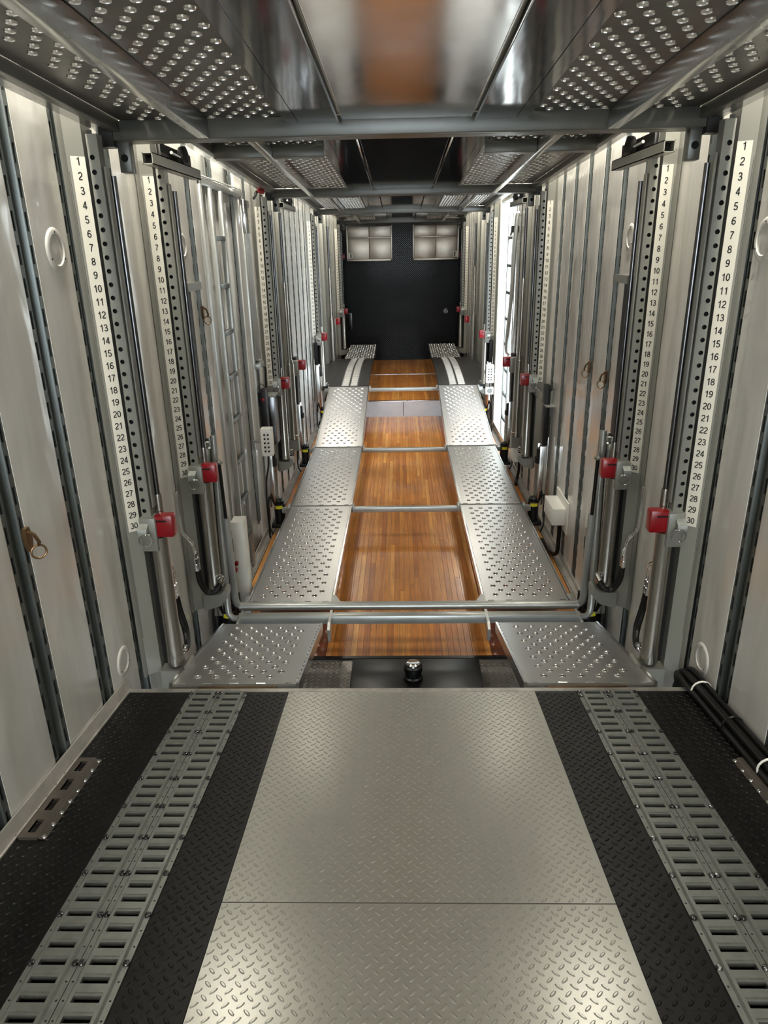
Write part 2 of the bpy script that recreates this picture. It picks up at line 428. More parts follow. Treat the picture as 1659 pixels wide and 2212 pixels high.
for s in (-1, 1):
    sl = MB()
    if s < 0: sl.box(s*1.30, s*1.36, Y0, Y1+.1, -2.9, CZ)
    else:
        a, b, c0, c1 = DOOR
        sl.box(1.30, 1.36, Y0, a, -2.9, CZ); sl.box(1.30, 1.36, b, Y1+.1, -2.9, CZ); sl.box(1.30, 1.36, a, b, c1, CZ); sl.box(1.30, 1.36, a, b, -2.9, c0)
    wall = struct(f'wall_{SIDE[s]}', sl, 'shell')
    me = standard_mesh(s)
    ys = [y for y in std_y if y < Y1-.1]
    for y in ys:
        if s > 0 and DOOR[0]-.07 < y < DOOR[1]+.07: continue
        if s < 0 and 4.62 < y < 5.80: continue
        inst('slotted_standard', me, wall, (s*1.252, y, 0))
    edges = [Y0-SW]+ys+[Y1+SW]
    for a, b in zip(edges, edges[1:]):
        p0, p1 = a+SW, b-SW
        if s > 0 and p1 > DOOR[0] and p0 < DOOR[1]:
            for q0, q1, z0, z1 in ((p0, min(p1, DOOR[0]), -2.39, .97), (max(p0, DOOR[1]), p1, -2.39, .97), (max(p0, DOOR[0]), min(p1, DOOR[1]), DOOR[3], .97)):
                if q1-q0 > .01: bulged(s, q0, q1, z0, z1).build('wall_panel', 'panel', wall)
            continue
        if s < 0 and p0 > 4.40 and p1 < 5.95:
            if p0 < 4.6: p1_ = 4.66; bulged(s, p0, p1_, -2.39, .97).build('wall_panel', 'panel', wall)
            elif p1 > 5.7 and p0 < 5.75: bulged(s, 5.88, p1, -2.39, .97).build('wall_panel', 'panel', wall)
            continue
        bulged(s, p0, p1, -2.39, .97).build('wall_panel', 'panel', wall)
    # round recessed covers screwed on the panels
    vents = [(2.635, .012, .068), (4.195, .025, .066), (2.61, -1.66, .06)] if s < 0 else [(4.215, .025, .066), (2.635, -1.675, .062), (2.67, .0, .068)]
    for y, z, r in vents:
        v = MB(); v.lathe((s*1.2473, y, z), (-s, 0, 0), [(r+.008, 0), (r+.004, .004), (r-.004, .006), (r-.014, .006), (r-.018, .001), (r*.4, .003), (0.0001, .0035)], 32)
        vo = v.build('round_cover', 'panel', wall)
        sc_ = MB()
        for a in (PI/2, PI/2+2.1, PI/2-2.1):
            sc_.lathe((s*1.2413, y+(r-.009)*math.cos(a), z+(r-.009)*math.sin(a)), (-s, 0, 0), [(.004, 0), (.003, .002), (.0001, .0025)], 8)
        sc_.build('screw', 'rod', vo)

# black treadplate end wall
ew = MB(); ew.box(-1.36, 1.36, Y1, Y1+.08, -2.4, CZ); endw = struct('wall_front', ew, 'endbase')
et = MB(); et.treads(-1.24, 1.24, FZ2, .96, .038, .0125, .0055, .003, lambda u, v, h: (u, Y1-h, v), n=6)
o = et.build('tread_pattern', 'endblack', endw); o['kind'] = 'stuff'

# ------------------------------------------------------------------ rear deck (slopes down towards the front)
DM = .124; DYF = 2.58; DZF = -1.785; DYB = -3.0
dz_ = lambda y: DZF+DM*(DYF-y)
D = lambda u, v, h: (u, v, dz_(v)+h)               # u across, v along, h above the deck
deck = thing('rear_deck', 'sloping treadplate rear deck with black grip bands and slotted load tracks', 'deck', (0, .6, dz_(.6)-.09))
def dslab(name, x0, x1, y0, y1, t, m, top=0.0, parent=deck):
    mb = MB(lambda p: (p[0], p[1], dz_(p[1])+p[2])); mb.box(x0, x1, y0, y1, top-t, top); return mb.build(name, m, parent)
dslab('sub_frame', -1.235, 1.235, DYB, DYF-.02, .05, 'subfloor', -.022)
JY = 1.392
for a, b in ((JY+.002, DYF-.028), (DYB, JY-.002)):
    pl = dslab('tread_plate', -.525, .525, a, b, .02, 'deckpaint')
    t = MB(); t.treads(-.523, .523, a, b, .0355, .0128, .0048, .0023, D); o = t.build('tread_pattern', 'deckpaint', pl); o['kind'] = 'stuff'
for s in (-1, 1):
    for x0, x1, nm in ((.527, .698, 'inner'), (.952, 1.232, 'outer')):
        pl = dslab('grip_band', s*x0, s*x1, DYB, DYF-.028, .02, 'black_grip', -.0005)
        t = MB(); a0, a1 = sorted((s*x0, s*x1)); t.treads(a0, a1, .6, DYF-.03, .0355, .0128, .0048, .0023, lambda u, v, h: D(u, v, h-.0005)); o = t.build('tread_pattern', 'black_grip', pl); o['kind'] = 'stuff'
    dslab('track_bed', s*.699, s*.951, DYB, DYF-.028, .012, 'lidblack', -.010)
dslab('edge_trim', -1.235, 1.235, DYF-.028, DYF, .06, 'kick', .002)
ln = MB(lambda p: (p[0], p[1], dz_(p[1])+p[2]))
# aluminium kick angle along the left wall, plain one on the right
kk = MB(lambda p: (p[0], p[1], dz_(p[1])+p[2]))
kk.box(-1.246, -1.215, DYB, DYF+.0, .0, .006); kk.prism([(-1.222, .006), (-1.246, .006), (-1.246, .045), (-1.240, .045)], lambda u, v, w_: (u, w_, v), DYB, DYF)
kk.build('kick_plate', 'kick', deck)
kk = MB(lambda p: (p[0], p[1], dz_(p[1])+p[2])); kk.box(1.236, 1.246, DYB, DYF, .0, .02); kk.build('kick_plate', 'black', deck)
# slotted load tracks: four rails, two each side
bolt = MB(); bolt.lathe((0, 0, 0), (0, 0, 1), [(.0085, 0), (.0085, .004), (.006, .0062), (.0001, .0068)], 12); bolt.box(-.0065, .0065, -.001, .001, .005, .0073)
bolt_me = bolt.mesh('bolt', 'rod', shift=False)
SP = .0492
for s in (-1, 1):
    for xc in (.7625, .8875):
        x = s*xc
        tr = MB(); ya = DYF-.03; n = int((ya-DYB)/SP)-1
        hw = .0625
        # flanges with small holes, raised centre with slots
        for k in range(n):
            v1 = ya-k*SP; v0 = v1-SP; vc = (v0+v1)/2
            tr.rect_hole_cell(x-.042, x+.042, v0, v1, x-.033, x+.033, vc-.0095, vc+.0085, .014, lambda u, v, h: D(u, v, .0085+h))
            # rounded lip along the far side of the slot
            tr.prism([(.0085, .0095), (.0165, .0095), (.0185, .0085), (.0185, .001), (.0085, .001)], lambda a, b, w_, vc=vc, x=x: D(x+w_, vc+a-.001, b), -.033, .033)
            for e in (-1, 1):
                fu = x+e*.0545
                tr.round_hole_cell(min(x+e*.0475, x+e*.0615), max(x+e*.0475, x+e*.0615), v0, v1, fu, vc, [(.0028, 0), (.0028, -.004)], lambda u, v, h: D(u, v, .002+h), 8)
        v0 = ya-n*SP
        for e in (-1, 1):
            a, b = x+e*.042, x+e*.0475
            tr.face([tr.pt(D(a, v0, .0085)), tr.pt(D(b, v0, .002)), tr.pt(D(b, ya, .002)), tr.pt(D(a, ya, .0085))])
            tr.face([tr.pt(D(x+e*.0615, v0, .002)), tr.pt(D(x+e*.0615, v0, -.008)), tr.pt(D(x+e*.0615, ya, -.008)), tr.pt(D(x+e*.0615, ya, .002))])
        tr.face([tr.pt(D(*p)) for p in ((x-.042, ya, .0085), (x+.042, ya, .0085), (x+.042, ya, -.005), (x-.042, ya, -.005))])
        ro = tr.build('load_track', 'galv', deck)
        k = 0
        offs = [0.012, SP*1.0]+[SP*(3.5+3.0*i) for i in range(9)]
        for of in offs:
            for e in (-1, 1):
                if ya-of < .85: continue
                inst('bolt', bolt_me, ro, D(x+e*.0545, ya-of, .002), (-math.atan(DM), 0, random.uniform(0, 3)))
# short brown anchor tracks by the walls
riv = MB(); riv.lathe((0, 0, 0), (0, 0, 1), [(.0075, 0), (.006, .003), (.0001, .0042)], 12); riv_me = riv.mesh('rivet', 'chrome', shift=False)
for s in (-1, 1):
    y0, y1 = 1.63, 2.05; x = s*1.178
    tr = MB(); n = 4; p = (y1-y0)/n
    for k in range(n):
        v0 = y0+k*p; v1 = v0+p; vc = (v0+v1)/2
        tr.rect_hole_cell(x-.03, x+.03, v0, v1, x-.012, x+.012, vc-.03, vc+.03, .014, lambda u, v, h: D(u, v, .011+h))
        for e in (-1, 1):
            tr.prism([(.012, .011), (.017, .012), (.019, .004), (.012, .003)], lambda a, b, w_, vc=vc, e=e: D(x-a, vc+w_, b), -.03, .03) if e > 0 else None
    for e in (-1, 1):
        for a, b, h0, h1 in ((.03, .037, .011, .003), (.037, .055, .003, .003)):
            q = [tr.pt(D(x+e*a, y0, h0)), tr.pt(D(x+e*b, y0, h1)), tr.pt(D(x+e*b, y1, h1)), tr.pt(D(x+e*a, y1, h0))]; tr.face(q if e > 0 else q[::-1])
    tr.face([tr.pt(D(*q)) for q in ((x-.03, y0, .011), (x+.03, y0, .011), (x+.03, y0, -.001), (x-.03, y0, -.001))])
    ro = tr.build('anchor_track', 'bronze', deck)
    for k in range(8):
        inst('rivet', riv_me, ro, D(x-s*.046, y0+.012+k*(y1-y0-.024)/7, .003))
    for k in range(6):
        inst('rivet', riv_me, ro, D(x+s*.046, y0+.012+k*(y1-y0-.1)/5, .003))

# ------------------------------------------------------------------ perforated runways
LIP = [(.0185, 0), (.0172, .0032), (.0152, .0038), (.0140, .0012), (.0137, -.003)]
def plate_on(name, parent, x0, x1, A, B, m, nrow, inner, t=.03, edge=True, across=5, pitch=.083, pad=.055, n=12):
    """perforated plate between cross lines A=(y,z) and B=(y,z)"""
    (ya, za), (yb, zb) = A, B
    Ln = math.hypot(yb-ya, zb-za); cy, cz = (yb-ya)/Ln, (zb-za)/Ln
    fn = lambda u, v, h: (u, ya+v*cy-h*cz, za+v*cz+h*cy)
    xm = (x0+x1)/2; mb = MB(); mb.lip = 1
    rows = []; pv = (Ln-2*pad)/nrow
    for k in range(nrow):
        off = pitch/4*(1 if k % 2 else -1)
        rows.append((pad+pv*(k+.5), [xm+off+(i-(across-1)/2)*pitch for i in range(across)]))
    mb.perf(x0, x1, 0, Ln, rows, LIP, fn, n)
    # folded edges
    for a, b in ((x0, x0), (x1, x1)):
        mb.face([mb.pt(fn(a, 0, 0)), mb.pt(fn(a, Ln, 0)), mb.pt(fn(a, Ln, -t)), mb.pt(fn(a, 0, -t))])
    mb.face([mb.pt(fn(x0, 0, 0)), mb.pt(fn(x1, 0, 0)), mb.pt(fn(x1, 0, -t)), mb.pt(fn(x0, 0, -t))])
    mb.face([mb.pt(fn(x0, Ln, 0)), mb.pt(fn(x1, Ln, 0)), mb.pt(fn(x1, Ln, -t)), mb.pt(fn(x0, Ln, -t))])
    o = mb.build(name, [m, 'lip'], parent); return o, fn, Ln
def runway(name, label, s, x0, x1, A, B, nrow, cat, t=.03, side=.055, group=None, across=5):
    t_ = thing(name, label, cat, (s*(x0+x1)/2, (A[0]+B[0])/2, min(A[1], B[1])-side), group)
    a, b = sorted((s*x0, s*x1))
    o, fn, Ln = plate_on('perforated_plate', t_, a+.014, b-.014, A, B, 'perf', nrow, s*x0, .012, across=across)
    for q0, q1, nm in ((a, a+.012, 'side_rail'), (b-.012, b, 'side_rail')):
        mb = MB()
        mb.prism([(0, .004), (Ln, .004), (Ln, -side), (0, -side)], lambda u, v, w_: fn(w_, u, v), q0, q1); mb.build(nm, 'alu', t_)
    # weld beads between plate and inner rail, along the near end too
    wb = MB(); xi = s*x0+s*.013
    k = 0
    v = .04
    while v < Ln-.05:
        c0 = fn(xi, v, .002); c1 = fn(xi, v+.03, .002); wb.tube(c0, c1, .0035, 6); v += .055
    wb.build('weld_bead', 'chrome', t_)['kind'] = 'stuff'
    wb = MB()
    for i in range(5):
        u = a+.05+i*(b-a-.1)/4; wb.tube(fn(u-.02, .004, .001), fn(u+.02, .004, .001), .0035, 6)
    wb.build('weld_bead', 'chrome', t_)['kind'] = 'stuff'
    # end channels under the plate
    for v0, v1 in ((0.002, .03), (Ln-.03, Ln-.002)):
        mb = MB(); mb.prism([(v0, -.012), (v1, -.012), (v1, -side), (v0, -side)], lambda u, v, w_: fn(w_, u, v), a+.012, b-.012); mb.build('end_channel', 'alu', t_)
    return t_, fn, Ln
for s in (-1, 1):
    S = SIDE[s]
    t_, fn, Ln = runway('loading_flap', f'perforated aluminium loading flap sloping down in front of the rear deck, {S} one', s, .495, 1.075, (2.64, -1.80), (3.56, -2.02), 13, 'ramp', group='perforated loading flaps at the rear deck')
    # hinge under the near end
    h = MB(); h.tube((s*.60, 2.612, -1.825), (s*.95, 2.612, -1.825), .010, 10); h.box(s*.62, s*.93, 2.60, 2.65, -1.845, -1.83)
    h.build('hinge', 'brass', t_)
    PN = [(3.985, -2.105), (5.835, -2.135)], [(5.865, -2.135), (7.74, -2.125)], [(7.775, -2.12), (9.735, -1.80)]
    words = ['nearest', 'middle', 'farthest, rising to the nose']
    for k, (A, B) in enumerate(PN):
        runway('runway_plate', f'perforated aluminium wheel runway, {words[k]} of three on the {S}', s, .475, 1.025, A, B, (27, 27, 26)[k], 'runway', group='perforated wheel runways of the lower deck')
    runway('nose_flap', f'small perforated flap on the {S} before the black end wall', s, .49, 1.0, (12.23, -1.79), (13.8, -1.745), 20, 'ramp', across=6, group='small perforated flaps at the far end')

# curved black nose decks with a pair of galvanised tracks
nose_z = lambda y: -1.80+.075*math.sin(max(0, min(1, (y-9.8)/2.4))*PI*.9)
for s in (-1, 1):
    S = SIDE[s]
    t_ = thing('nose_deck', f'humped black deck on the {S} with two pale ribbed tracks', 'deck', (s*.85, 11, -1.86), 'humped black nose decks')
    ys = [9.79+i*(12.2-9.79)/16 for i in range(17)]
    mb = MB(); a, b = sorted((s*.485, s*1.20))
    for y, y2 in zip(ys, ys[1:]):
        i = [mb.pt(p) for p in ((a, y, nose_z(y)), (b, y, nose_z(y)), (b, y2, nose_z(y2)), (a, y2, nose_z(y2)), (a, y, nose_z(y)-.04), (b, y, nose_z(y)-.04), (b, y2, nose_z(y2)-.04), (a, y2, nose_z(y2)-.04))]
        for q in ((0, 1, 2, 3), (7, 6, 5, 4), (0, 4, 5, 1), (1, 5, 6, 2), (2, 6, 7, 3), (3, 7, 4, 0)): mb.face([i[k] for k in q])
    mb.build('mat', 'nosemat', t_)
    for xc in (.69, .81):
        x = s*xc; mb = MB()
        for e in (-1, 1):
            mb.path([(x+e*.048, y, nose_z(y)+.003) for y in ys], .006, 6)
        y = 9.80
        while y < 12.18:
            z = nose_z(y); mb.prism([(0, .001), (.03, .001), (.028, .008), (.003, .008)], lambda u, v, w_, y=y: (w_, y+u, nose_z(y+u)+v), x-.046, x+.046); y += .05
        mb.build('ribbed_track', 'perf', t_)
    mb = MB(); mb.perf(.0, .10, 0, .30, [(.03+.06*k, [.05]) for k in range(5)], [(.012, 0), (.012, -.01)], lambda u, v, h: (s*(1.10+u), 9.83+v, nose_z(9.83+v)+.006+h), 8)
    mb.build('perforated_anchor', 'bronze', t_)

# cross members of the lower lift deck
cf = thing('lift_cradle', 'grey steel cradle with double round cross tubes between the rear flaps and runways', 'cradle', (0, 3.9, -2.18))
MB().tube((-1.06, 3.93, -2.105), (1.06, 3.93, -2.105), .028, 16).build('cross_tube', 'frame', cf)
MB().cbox(-1.05, 1.05, 3.79, 3.85, -2.16, -2.10, .012).build('cross_beam', 'frame', cf)
for s in (-1, 1):
    MB().path([(s*1.04, 3.93, -2.105), (s*1.06, 3.93, -2.10), (s*1.075, 3.92, -2.08), (s*1.078, 3.90, -2.04), (s*1.080, 3.887, -1.49)], .022, 12).build('upright_tube', 'frame', cf)
    MB().path([(s*1.03, 3.82, -2.13), (s*1.08, 3.825, -2.13), (s*1.108, 3.835, -2.11), (s*1.114, 3.85, -2.06), (s*1.118, 3.94, -1.0)], .020, 12).build('upright_tube', 'frame', cf)
    for x in (.475, 1.025):
        mb = MB(); mb.prism([(3.80, -2.10), (3.86, -2.095), (3.70, -2.20), (3.66, -2.20), (3.655, -2.12), (3.70, -2.09)], lambda u, v, w_: (w_, u, v), s*x-.008, s*x+.008); mb.build('hook_plate', 'frame', cf)
        mb = MB(); mb.prism([(x-.05 if x < .7 else x+.0, 3.95), (x+.012, 3.95), (x+.012, 4.04), (x-.012, 4.04)], lambda u, v, w_: (s*u, v, w_), -2.10, -2.085); mb.build('gusset', 'frame', cf)
for k, (y, z) in enumerate(((5.85, -2.155), (7.757, -2.145), (9.762, -1.835))):
    wd = ['nearest the camera', 'halfway down the trailer', 'at the foot of the nose deck'][k]
    t_ = thing('cross_bar', f'grey cross bar joining the runways, {wd}', 'bar', (0, y, z-.03), 'cross bars between the runways')
    MB().cbox(-1.10, 1.10, y-.012, y+.03, z-.045, z+.006, .008).build('bar', 'frame', t_)
    for s in (-1, 1):
        for x in (.462, 1.035):
            MB().cbox(s*x-.010, s*x+.010, y-.05, y+.03, z-.03, z+.035, .004).build('lug', 'frame', t_)

# black filler lid behind the wood floor
t_ = thing('tank_lid', 'flat black tank lid with a silver filler cap behind the rear deck', 'tank', (.03, 3.5, FZ))
MB().cbox(-.335, .415, 3.10, 3.63, FZ, -2.30, .006).build('lid', 'lidblack', t_)
cp = MB(); cp.lathe((.022, 3.42, -2.30), (0, 0, 1), [(.055, 0), (.055, .018), (.046, .024), (.046, .05), (.052, .055), (.052, .085), (.042, .092)], 24); cp.build('filler_neck', 'black', t_)
cp = MB(); cp.lathe((.022, 3.42, -2.208), (0, 0, 1), [(.041, 0), (.040, .012), (.030, .018), (.0001, .016)], 24); cp.box(-.012, .056, 3.414, 3.426, -2.192, -2.184); cp.build('filler_cap', 'chrome', t_)

# ------------------------------------------------------------------ numbers
def arc(cx, cy, rx, ry, a0, a1, n=14):
    return [(cx+rx*math.cos(math.radians(a0+(a1-a0)*i/n)), cy+ry*math.sin(math.radians(a0+(a1-a0)*i/n))) for i in range(n+1)]
six = [arc(.29, .31, .205, .24, 0, 360, 20), arc(.37, .40, .285, .525, 180, 100, 9)+arc(.33, .74, .155, .19, 80, 15, 5)]
GLYPH = {'0': [arc(.29, .5, .205, .43, 0, 360, 24)], '1': [[(.36, 0), (.36, 1)], [(.36, .90), (.29, .80), (.12, .73)]],
         '2': [arc(.29, .70, .205, .235, 170, -20, 12)+[(.42, .50), (.26, .36), (.13, .22), (.085, .07)], [(.07, .07), (.52, .07)]],
         '3': [arc(.28, .715, .18, .215, 160, -90, 12), arc(.285, .285, .21, .225, 90, -160, 14), [(.20, .505), (.29, .505)]],
         '4': [[(.40, 0), (.40, 1)], [(.385, .92), (.07, .30)], [(.03, .285), (.56, .285)]],
         '5': [[(.50, .93), (.15, .93)], [(.165, .95), (.105, .47)], arc(.28, .31, .21, .245, 130, -155, 16)],
         '6': six, '7': [[(.06, .93), (.52, .93)], [(.51, .92), (.36, .66), (.26, .36), (.215, 0)]],
         '8': [arc(.29, .725, .175, .205, 0, 360, 20), arc(.29, .285, .21, .225, 0, 360, 20)],
         '9': [[(.58-x, 1-y) for x, y in p] for p in six]}
def number_mesh():
    """black numerals, each a flat printed mesh about 27 mm tall"""
    out = []; H = .0275; T = .15
    for n in range(1, 31):
        V = []; F_ = []; st = str(n); x0 = -.29*len(st)
        for ch in st:
            for pl in GLYPH[ch]:
                b = len(V); closed = math.dist(pl[0], pl[-1]) < 1e-6; m_ = len(pl)
                for i, (x, y) in enumerate(pl):
                    p = pl[i-1] if i > 0 else (pl[-2] if closed else pl[0]); q = pl[i+1] if i < m_-1 else (pl[1] if closed else pl[-1])
                    dx, dy = q[0]-p[0], q[1]-p[1]; L_ = math.hypot(dx, dy) or 1; nx, ny = -dy/L_*T/2, dx/L_*T/2
                    V += [((x+nx+x0)*H, (y+ny-.5)*H, 0), ((x-nx+x0)*H, (y-ny-.5)*H, 0)]
                F_ += [(b+2*i, b+2*i+1, b+2*i+3, b+2*i+2) for i in range(m_-1)]
            x0 += .58
        me = bpy.data.meshes.new('numeral'); me.from_pydata(V, [], F_); me.materials.append(MATS['ink']); out.append(me)
    return out
NUMERALS = number_mesh()

# ------------------------------------------------------------------ lift posts with number scales
HX = 1.185
def hose(parent, pts, r=.011, m='rubber', name='hose'):
    # smooth Catmull path
    P = [Vector(p) for p in pts]; out = []
    P2 = [P[0]*2-P[1]]+P+[P[-1]*2-P[-2]]
    for i in range(1, len(P2)-2):
        for k in range(6):
            t = k/6; a, b, c_, d = P2[i-1], P2[i], P2[i+1], P2[i+2]
            out.append(.5*((2*b)+(-a+c_)*t+(2*a-5*b+4*c_-d)*t*t+(-a+3*b-3*c_+d)*t**3))
    out.append(P[-1]); return MB().path(out, r, 8).build(name, m, parent)
NP = .0495; NZ = .328                   # pitch of the number scale, height of number 1
def carriage(t_, s, y, z, pin=True):
    b = MB(); b.cbox(s*1.178, s*1.107, y-.027, y+.05, z-.155, z, .004); b.build('lock_bracket', 'post', t_)
    b = MB(); b.cbox(s*1.117, s*1.035, y-.012, y+.05, z-.095, z+.006, .009); rc = b.build('red_cap', 'red', t_)
    b = MB(); b.cbox(s*1.108, s*1.062, y-.0135, y-.006, z-.022, z-.014, .001); b.build('cap_groove', 'cavity_shade', rc)
    if pin:
        b = MB(); b.prism([(0, -.022), (.030, -.040), (.034, -.050), (.034, -.072), (.028, -.072), (.0, -.058)], lambda u, v, w_: (w_, y-.027-u, z+v), s*1.176, s*1.136)
        b.tube((s*1.172, y-.052, z-.066), (s*1.125, y-.052, z-.068), .007, 10); b.build('pin_block', 'galv', t_)
        MB().ring((s*1.144, y-.064, z-.088), (s*.1, 1, .1), .0275, .0024, 28, 6).build('pull_ring', 'chrome', t_)
def lift_post(s, y, k, label):
    t_ = thing('lift_post', label, 'post', (s*1.2, y, FZ if y < STEP else FZ2), 'numbered lift posts')
    zt = .425; zb = -1.95 if k else -1.87
    A = (1.236, y-.0355); B = (1.184, y+.002)        # slanted number face
    b = MB(); b.prism([(1.2465, y-.064), (1.2415, y-.057), A, B, (1.184, y+.09), (1.2465, y+.09)], lambda u, v, w_: (s*u, v, w_), zb, .72); b.build('channel', 'post', t_)
    ab = lambda t, d=0.0: (A[0]+(B[0]-A[0])*t-d*.58, A[1]+(B[1]-A[1])*t-d*.81)     # point on the face, d proud of it
    p0, p1 = ab(.03, .0006), ab(.05, .0006)
    b = MB(); b.face([b.pt((s*p[0], p[1], z)) for p, z in ((p0, zb+.2), (p1, zb+.2), (p1, .28), (p0, .28))]); b.build('fold_line', 'cavity_shade', t_)
    # drilled tube facing the rear; black strips paint recess shade behind it and the cylinder
    tb = MB(); tb.lip = 1; z0, z1 = -1.15, zt-.02
    F = lambda u, v, h: (s*u, y-h, v)
    rows = [(NZ-NP*i, [1.155]) for i in range(29, -1, -1)]
    tb.perf(1.129, 1.1695, z0, z1, rows, [(.0092, 0), (.0092, -.016)], F, 14)
    for x in (1.129, 1.1695):
        tb.face([tb.pt((s*x, y, z0)), tb.pt((s*x, y, z1)), tb.pt((s*x, y+.05, z1)), tb.pt((s*x, y+.05, z0))])
    tb.mi = 1; tb.face([tb.pt((s*x, y+.0165, z)) for x, z in ((1.130, z0), (1.1685, z0), (1.1685, z1), (1.130, z1))])
    tb.build('drilled_tube', ['post', 'cavity_shade'], t_)  # hole walls and backing coloured black as the shade inside the holes
    MB().box(s*1.183, s*1.165, y+.051, y+.055, zb, zt).build('recess', 'cavity_shade', t_)
    MB().box(s*1.183, s*1.118, y+.078, y+.084, zb+.06, z0).build('recess', 'cavity_shade', t_)
    MB().cbox(s*1.126, s*1.117, y+.012, y+.05, z0+.1, .30, .005).build('guide_strip', 'post', t_)
    MB().cbox(s*1.183, s*1.168, y+.085, y+.09, zb+.06, .42, .001).build('rear_flange', 'post', t_)
    # number strip on the slanted face
    q0, q1 = ab(.20, .0012), ab(1.0, .0012); zs0, zs1 = NZ+.010-30*NP, NZ+.003
    st = MB(); q2, q3 = ab(1.0, 0), ab(.20, 0)
    st.prism([q0, q1, q2, q3], lambda u, v, w_: (s*u, v, w_), zs0, zs1); so = st.build('number_strip', 'label', t_)
    c_ = ab(.60, .002); ang = math.atan2(B[1]-A[1], A[0]-B[0])
    for i, me in enumerate(NUMERALS): inst('numeral', me, so, (s*c_[0], c_[1], NZ-.013-NP*i), (PI/2, 0, ang if s < 0 else -ang))
    # hydraulic cylinder, telescoping stage beside it
    cx, cyy = 1.118, y+.025
    cy = MB(); cy.lathe((s*cx, cyy, -1.845), (0, 0, 1), [(.037, 0), (.040, .004), (.040, .055), (.0375, .06), (.0375, .66)], 24); co = cy.build('hydraulic_cylinder', 'cylinder', t_)
    MB().tube((s*1.110, y+.062, -1.0), (s*1.110, y+.062, .27), .011, 14).build('piston_rod', 'rod', co)
    MB().lathe((s*1.110, y+.062, -1.20), (0, 0, 1), [(.016, 0), (.016, .19), (.0145, .2)], 16).build('rod_collar', 'cylinder', co)
    b = MB(); b.prism([(1.183, -1.86), (1.085, -1.86), (1.06, -1.83), (1.045, -1.835), (1.045, -1.88), (1.09, -1.93), (1.183, -1.96)], lambda u, v, w_: (s*u, w_, v), y-.02, y+.075); b.build('cylinder_seat', 'post', t_)
    carriage(t_, s, y, -1.085)
    if k < 4:
        for e in (0, 1):
            d = e*.026
            if k == 1:
                d = e*.02; zf = -1.57
                hose(t_, [(s*1.236, y-.085-d, -1.20), (s*1.234, y-.085-d, -1.41), (s*1.212, y-.075-d, -1.47), (s*1.187, y-.07-d, -1.51), (s*1.178, y-.07-d, zf)], .005, 'chrome', 'hydraulic_pipe')
                f_ = MB(); f_.lathe((s*1.176, y-.07-d, zf-.10), (0, 0, 1), [(.009, 0), (.0125, .002), (.0125, .04), (.009, .043), (.009, .055), (.0115, .057), (.0115, .075), (.007, .08), (.007, .105)], 10); f_.build('hose_fitting', 'chrome', t_)
                pts = [(s*1.176, y-.07-d, zf-.10), (s*1.168, y-.07-d, -1.745), (s*1.135, y-.06-d, -1.81), (s*1.085, y-.05-d, -1.81+.012*e), (s*1.060, y-.02, -1.765+.02*e)]
                hose(t_, pts, .0135)
                g_ = MB(); g_.tube(pts[-1], (s*1.09, y+.01, -1.765+.02*e), .012, 10); g_.tube(Vector(pts[-1]).lerp(Vector(pts[-2]), .5), pts[-1], .0155, 10); g_.build('hose_fitting', 'chrome', t_)
                continue
            hose(t_, [(s*1.225, y+.27+d, -.95), (s*1.225, y+.27+d, -1.36), (s*1.205, y+.28+d, -1.45), (s*1.19, y+.33+d, -1.50), (s*1.19, y+.325+d, -1.55)], .005, 'chrome', 'hydraulic_pipe')
            f_ = MB(); f_.lathe((s*1.19, y+.325+d, -1.655), (0, 0, 1), [(.009, 0), (.0125, .002), (.0125, .04), (.009, .043), (.009, .055), (.0115, .057), (.0115, .075), (.007, .08), (.007, .11)], 10); f_.build('hose_fitting', 'chrome', t_)
            if k == 0: pts = [(s*1.19, y+.325+d, -1.655), (s*1.18, y+.325+d, -1.74), (s*1.15, y+.29+d, -1.83), (s*1.12, y+.20+d*.5, -1.865), (s*1.11, y+.115, -1.835+.018*e)]
            else: pts = [(s*1.19, y+.325+d, -1.655), (s*1.175, y+.29+d, -1.76), (s*1.13, y+.20+d, -1.83), (s*1.075, y+.08+d, -1.82+e*.018), (s*1.065, y+.045, -1.79+e*.018)]
            hose(t_, pts, .0135)
            g_ = MB(); g_.tube(pts[-1], (s*1.10, y+.06, -1.80+.02*e), .012, 10); g_.tube(Vector(pts[-1]).lerp(Vector(pts[-2]), .45), pts[-1], .0155, 10); g_.build('hose_fitting', 'chrome', t_)
    return t_
PY = [2.855, 3.627, 6.323, 9.81, 13.91]
wd = ['first (nearest)', 'second', 'third', 'fourth', 'fifth (farthest)']
